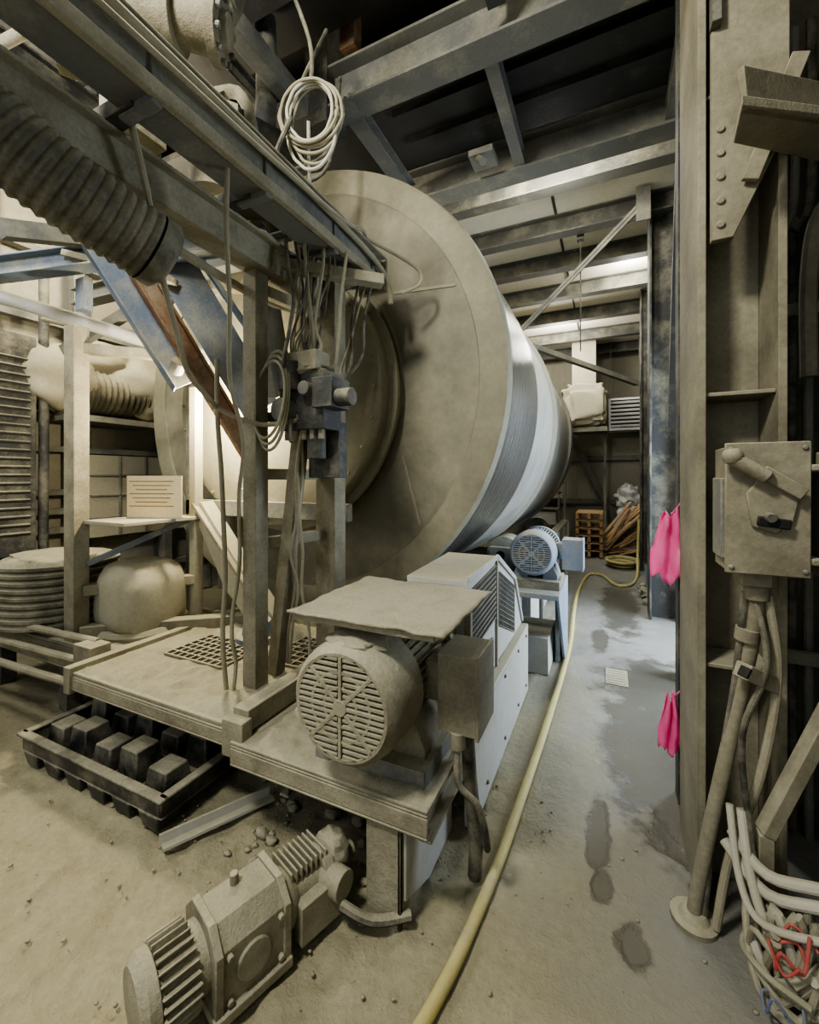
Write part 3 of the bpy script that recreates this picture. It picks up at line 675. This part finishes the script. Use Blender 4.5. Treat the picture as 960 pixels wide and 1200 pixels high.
b.bar((-3.1,1.2,3.0),(-3.0,2.2,3.35),.08,.1,'steel'); b.bar((-4.2,2.4,3.45),(-2.2,2.4,3.05),.1,.2,'deck'); b.bar((-3.9,1.9,2.6),(-2.9,2.3,3.2),.06,.08,'steel')
b.done(.003)
b=B('discharge_chute')
b.prism([(-2.95,2.30,1.35),(-2.85,2.30,1.42),(-2.35,2.30,.86),(-2.05,2.30,.55),(-2.3,2.30,.5),(-2.6,2.30,.78)],(0,.12,0),'cloth'); b.bar((-2.9,2.28,1.4),(-2.1,2.28,.55),.03,.04,'deck',up=(0,1,0))
b.lathe((-2.15,2.18,.5),(0,0,1),[(0,0),(0,.14),(.05,.14),(.05,.1),(.14,.09),(.14,0)],'blue',24)
b.done(.006)
b=B('white_pipe'); b.tube([(-4.4,1.2,3.0),(-3.9,1.5,2.88),(-3.25,2.23,2.66),(-2.9,2.4,2.6)],.05,'white',16); b.tube([(-4.2,1.9,2.9),(-3.6,2.1,2.75),(-3.3,2.42,2.7)],.02,'cable',8); b.tube([(-4.02,1.42,2.9),(-4.02,1.42,2.7),(-4.0,1.42,2.5)],.035,'cabw',12); b.done()
b=B('yellow_paper_notice'); R=Matrix.Rotation(math.radians(20),3,'Z'); b.box((-2.98,2.02,1.465),(.42,.008,.30),'paper',R)
for i in range(7): b.box(V((-2.98,2.02,1.465))+R@V((-.02,-.005,.11-.03*i)),(.34-.05*(i%3),.002,.006),'ink',R)
b.box((-2.98,2.03,1.31),(.44,.03,.012),'white',R); b.done()
b=B('upturned_tub'); b.lump((-3.12,2.02,.73),(.25,.25,.27),'cloth',17,.05,40,24,2,.6); b.lathe((-3.12,2.02,.48),(0,0,1),[(0,.27),(.03,.28),(.06,.26),(.06,0)],'cloth',36); b.done(ang=50)
b=B('coiled_ribbed_duct')
pr=[(0,0)]
for i in range(9): pr+=[(.02+i*.052,.36),(.035+i*.052,.385),(.055+i*.052,.385),(.066+i*.052,.36)]
pr+=[(.5,.34),(.52,.25),(.525,0)]
b.lathe((-3.86,1.86,.5),(0,0,1),pr,'duct',48); b.lump((-3.86,1.86,1.0),(.3,.3,.05),'caked',2,.15); b.done()
b=B('pipe_rack'); 
for k in range(3): b.tube([(-4.6,1.56-.07*k,.56-.1*k),(-3.7,1.58-.07*k,.56-.1*k),(-2.9,1.6-.07*k,.57-.1*k)],.025,'deck',10)
b.done()
b=B('wrapped_duct_bundle')
b.tube([(-4.9,2.3,2.45),(-4.92,2.6,2.5),(-4.92,2.9,2.5),(-4.92,3.3,2.5)],.22,'duct',24,6,ribs=.06,amp=.05)
b.lump((-4.92,2.35,2.58),(.28,.36,.32),'cloth',11,.12,32,20); b.lump((-4.92,3.25,2.62),(.28,.5,.36),'cloth',12,.14,32,20); b.lump((-4.95,2.75,2.85),(.2,.3,.2),'cloth',14,.15,28,18)
b.bar((-5.18,2.8,2.2),(-4.7,2.8,2.2),.9,.06,'steel'); b.done(ang=70)
b=B('louvred_electrical_cabinet')
b.bb((-5.18,1.6,.9),(-4.8,2.12,2.9),'steeld')
for i in range(22): b.box((-4.79,1.86,1.1+i*.075),(.03,.42,.02),'steeld',Matrix.Rotation(.5,3,'Y'))
b.bb((-5.18,1.6,0),(-5.1,2.1,.9),'steeld'); b.bb((-4.86,1.62,0),(-4.8,1.68,.9),'steeld');b.bb((-4.86,2.04,0),(-4.8,2.1,.9),'steeld')
b.tube([(-4.85,2.2,3.5),(-4.85,2.2,2.0),(-4.85,2.2,.8),(-4.8,2.25,.0)],.04,'steeld',12)
b.done(.004)
b=B('wall_panel_frame')
for y in (2.6,3.6,4.5,5.4): b.bar((-5.1,y,0),(-5.1,y,4.0),.12,.1,'steel',up=(0,1,0))
b.bb((-5.12,2.7,.95),(-5.06,5.4,1.85),'cloth')
for z in (1.15,1.4,1.62): b.bb((-5.05,2.7,z),(-5.03,5.4,z+.02),'steel')
for y in (3.0,3.3,3.9,4.2,4.8): b.bb((-5.05,y,.95),(-5.03,y+.02,1.85),'steel')
b.done(.003)
b=B('dusty_hose_end'); b.tube([(-3.15,.85,.06),(-3.2,.95,.07),(-3.3,1.05,.06),(-3.6,1.1,.06),(-4.1,1.25,.06)],.055,'caked',18); b.tube([(-3.1,1.12,.02),(-3.2,1.15,.03),(-3.5,1.3,.02),(-4.0,1.35,.03)],.02,'cabw',8); b.done()
b=B('rubble')
for i in range(420):
    x=random.uniform(-3.2,-.5) if i<380 else random.uniform(-.4,.5); y=random.uniform(.6,2.2); s=random.uniform(.002,.009)
    b.lump((x,y,s*.4),(s,s*.9,s*.7),'caked',i,.3,7,5)
for i in range(50):
    x=random.uniform(-1.7,-.8);y=random.uniform(1.3,2.0); s=random.uniform(.01,.03); b.lump((x,y,s*.4),(s*1.3,s,s*.7),'caked',i,.4,8,6,3)
b.done(ang=180)

b=B('yellow_hose'); r=.021
b.tube([(-.62,.75,r),(-.483,1.154,r),(-.417,1.645,r),(-.385,2.2,r),(-.35,3.1,r),(-.33,4.3,r),(-.37,5.4,r),(-.38,6.4,r),(-.3,7.5,r),(-.1,7.6,r),(.1,7.0,r),(.3,7.1,r),(.42,7.8,r),(.45,8.2,.3),(.47,8.25,.9)],r,'hose',14,8)
b.done()
b=B('hose_coil')
for k in range(4): b.tube([(.22+(.2+.02*k)*math.cos(a*.5236),8.6+(.3+.02*k)*math.sin(a*.5236),.03+.03*k) for a in range(13)],.022,'hose' if k%2 else 'cabd',8,3)
b.done()
b=B('floor_drain_cover')
b.bb((-.02,3.65,0),(.14,3.95,.005),'joist')
for i in range(6): b.bb((.0,3.68+i*.045,.005),(.12,3.70+i*.045,.008),'deck')
b.done()
b=B('unit_heater')
b.bb((.0,11.0,2.7),(.70,11.5,3.45),'plast'); b.bb((.05,10.985,2.76),(.65,11.0,3.40),'black')  # black sheet paints the shade between the heater louvres
for i in range(7): b.box((.35,10.97,2.80+i*.09),(.6,.04,.045),'plast',Matrix.Rotation(.4,3,'X'))
for x in (.05,.65): b.bar((x,11.25,3.45),(x,11.25,4.84),.02,.02,'steel')
b.done(.006)
b=B('insulated_duct'); b.lump((-.48,10.5,3.22),(.46,.42,.48),'cloth',6,.12,44,28,3.5,.45); b.bb((-.75,10.35,3.6),(-.25,10.75,4.84),'cloth'); b.bb((-.98,10.2,2.62),(-.02,10.9,2.72),'steel'); b.bb((-.10,10.8,0),(-.04,10.9,2.62),'steel'); b.bb((-.98,10.8,0),(-.92,10.9,2.62),'steel'); b.done(.006)
b=B('wood_pallet_stack')
for k in range(6):
    for i in range(6): b.box((-.35,9.3+i*.16,.14+k*.15),(.5,.11,.02),'wood')
    for x in (-.57,-.35,-.13): b.box((x,9.7,.075+k*.15),(.06,.95,.1),'wood')
b.done()
b=B('scrap_lumber_pile')
for i in range(44):
    x=.25+random.uniform(-.2,.2); y=10.0+random.uniform(-.5,.3); L=random.uniform(.6,1.1); t=random.uniform(-.5,.9)
    q0=V((x-.25*math.cos(t)*L,y,.03+i*.008)); q1=V((x+.35*math.cos(t)*L,y+random.uniform(.0,.4),.1+i*.02+.5*L*max(0,math.sin(t)))); b.bar(q0,q1,.09,.025,random.choice(['wood','wood','wood','steel']))
b.done()
b=B('plastic_sheet_heap'); b.lump((.42,11.05,1.15),(.25,.2,.27),'plast',21,.4,36,24,2.5); b.lump((.45,11.05,.5),(.28,.22,.55),'plast',22,.3,32,20,3); b.done(ang=180)
b=B('floor_debris_pile')
for i in range(24): s=random.uniform(.04,.13); b.lump((random.uniform(.45,.85),random.uniform(5.9,7.4),s*.4),(s,s,s*.6),random.choice(['steeld','duct','caked','steeld']),i,.5,12,8)
for i in range(6): b.tube([(random.uniform(.4,.8),6+random.random()*1.2,.03) for _ in range(4)],.012,'cabd',6)
b.done(ang=70)
b=B('bucket'); b.lathe((.62,6.9,0),(0,0,1),[(0,0),(0,.13),(.36,.16),(.36,.15),(.02,.12)],'mblue',24); b.done()
b=B('storage_rack'); 
for z in (.4,.8,1.2): b.bb((-1.9,11.2,z),(-1.1,11.7,z+.04),'steel')
for x in (-1.9,-1.14): b.bb((x,11.2,0),(x+.04,11.24,1.5),'steel')
b.bb((-1.8,11.25,.44),(-1.2,11.6,.75),'white'); b.done()
b=B('hanging_chain'); b.tube([(-.32,5.8,4.7),(-.32,5.8,3.2)],.008,'steeld',6,0); b.bb((-.36,5.76,4.6),(-.28,5.84,4.7),'steeld'); b.done()
b=B('beam_clamp'); b.tube([(-1.0,3.5,4.3),(-.95,3.4,4.2),(-.9,3.3,4.1)],.03,'steel',8); b.bb((-1.05,3.4,4.25),(-.85,3.6,4.3),'steel'); b.done()
b=B('overhead_pipe_elbow'); b.tube([(.12,2.3,4.75),(.12,2.28,4.35),(.14,2.2,4.15),(.26,2.1,4.1)],.07,'deck',16); b.tube([(.0,2.2,4.74),(.02,2.1,4.5),(.1,2.0,4.35),(.27,1.95,4.3)],.03,'deck',12); b.done()

# ------------------------------------------------------------------ lights
def bulb(name,loc,power,col,r=.12):
    l=bpy.data.lights.new(name,'POINT'); l.energy=power; l.color=col; l.shadow_soft_size=r
    o=bpy.data.objects.new(name,l); o.location=loc; bpy.context.scene.collection.objects.link(o)
warm=(1,.87,.64); neu=(1,.96,.87); cool=(.74,.85,1)
bulb('added_overhead_light',(-1.2,-.5,3.9),440,neu,.25)  # key light added above and behind the camera, no fixture
bulb('added_overhead_light',(-4.0,.6,4.0),170,neu,.25)  # fill light added over the left foreground, source unseen
bulb('work_lamp',(-2.62,2.2,2.15),115,warm,.06)
bulb('added_overhead_light',(-3.9,2.4,3.9),170,warm,.2)  # warm light added above the left structure, no fixture
bulb('added_overhead_light',(-.9,9.3,4.4),170,neu,.3)  # unseen light added to brighten the heater and far end
bulb('added_overhead_light',(-.5,4.25,4.55),140,neu,.2)  # light added for the corridor, hidden behind the cross beam
bulb('added_overhead_light',(.3,7.1,4.6),80,neu,.2)  # extra unseen light added under the corridor ceiling
l=bpy.data.lights.new('doorway_daylight','AREA'); l.shape='RECTANGLE'; l.size=2.3; l.size_y=2.4; l.energy=300; l.color=cool
o=bpy.data.objects.new('doorway_daylight',l); o.location=(1.9,4.35,1.5); o.rotation_euler=(0,math.radians(80),0); bpy.context.scene.collection.objects.link(o)
w=bpy.data.worlds.new('world'); bpy.context.scene.world=w; w.use_nodes=True
w.node_tree.nodes['Background'].inputs[0].default_value=(.9,.95,1,1); w.node_tree.nodes['Background'].inputs[1].default_value=.9
try: bpy.context.scene.view_settings.look='AgX - Medium High Contrast'
except Exception as e: print(e)
cd=bpy.data.cameras.new('camera'); cd.lens=15; cd.sensor_width=36; cd.sensor_fit='AUTO'; cd.shift_y=-40/1200; cd.clip_start=.02
c=bpy.data.objects.new('camera',cd); c.location=(0,0,1.6); c.rotation_euler=(math.radians(90),0,math.radians(25)); bpy.context.scene.collection.objects.link(c)
bpy.context.scene.camera=c
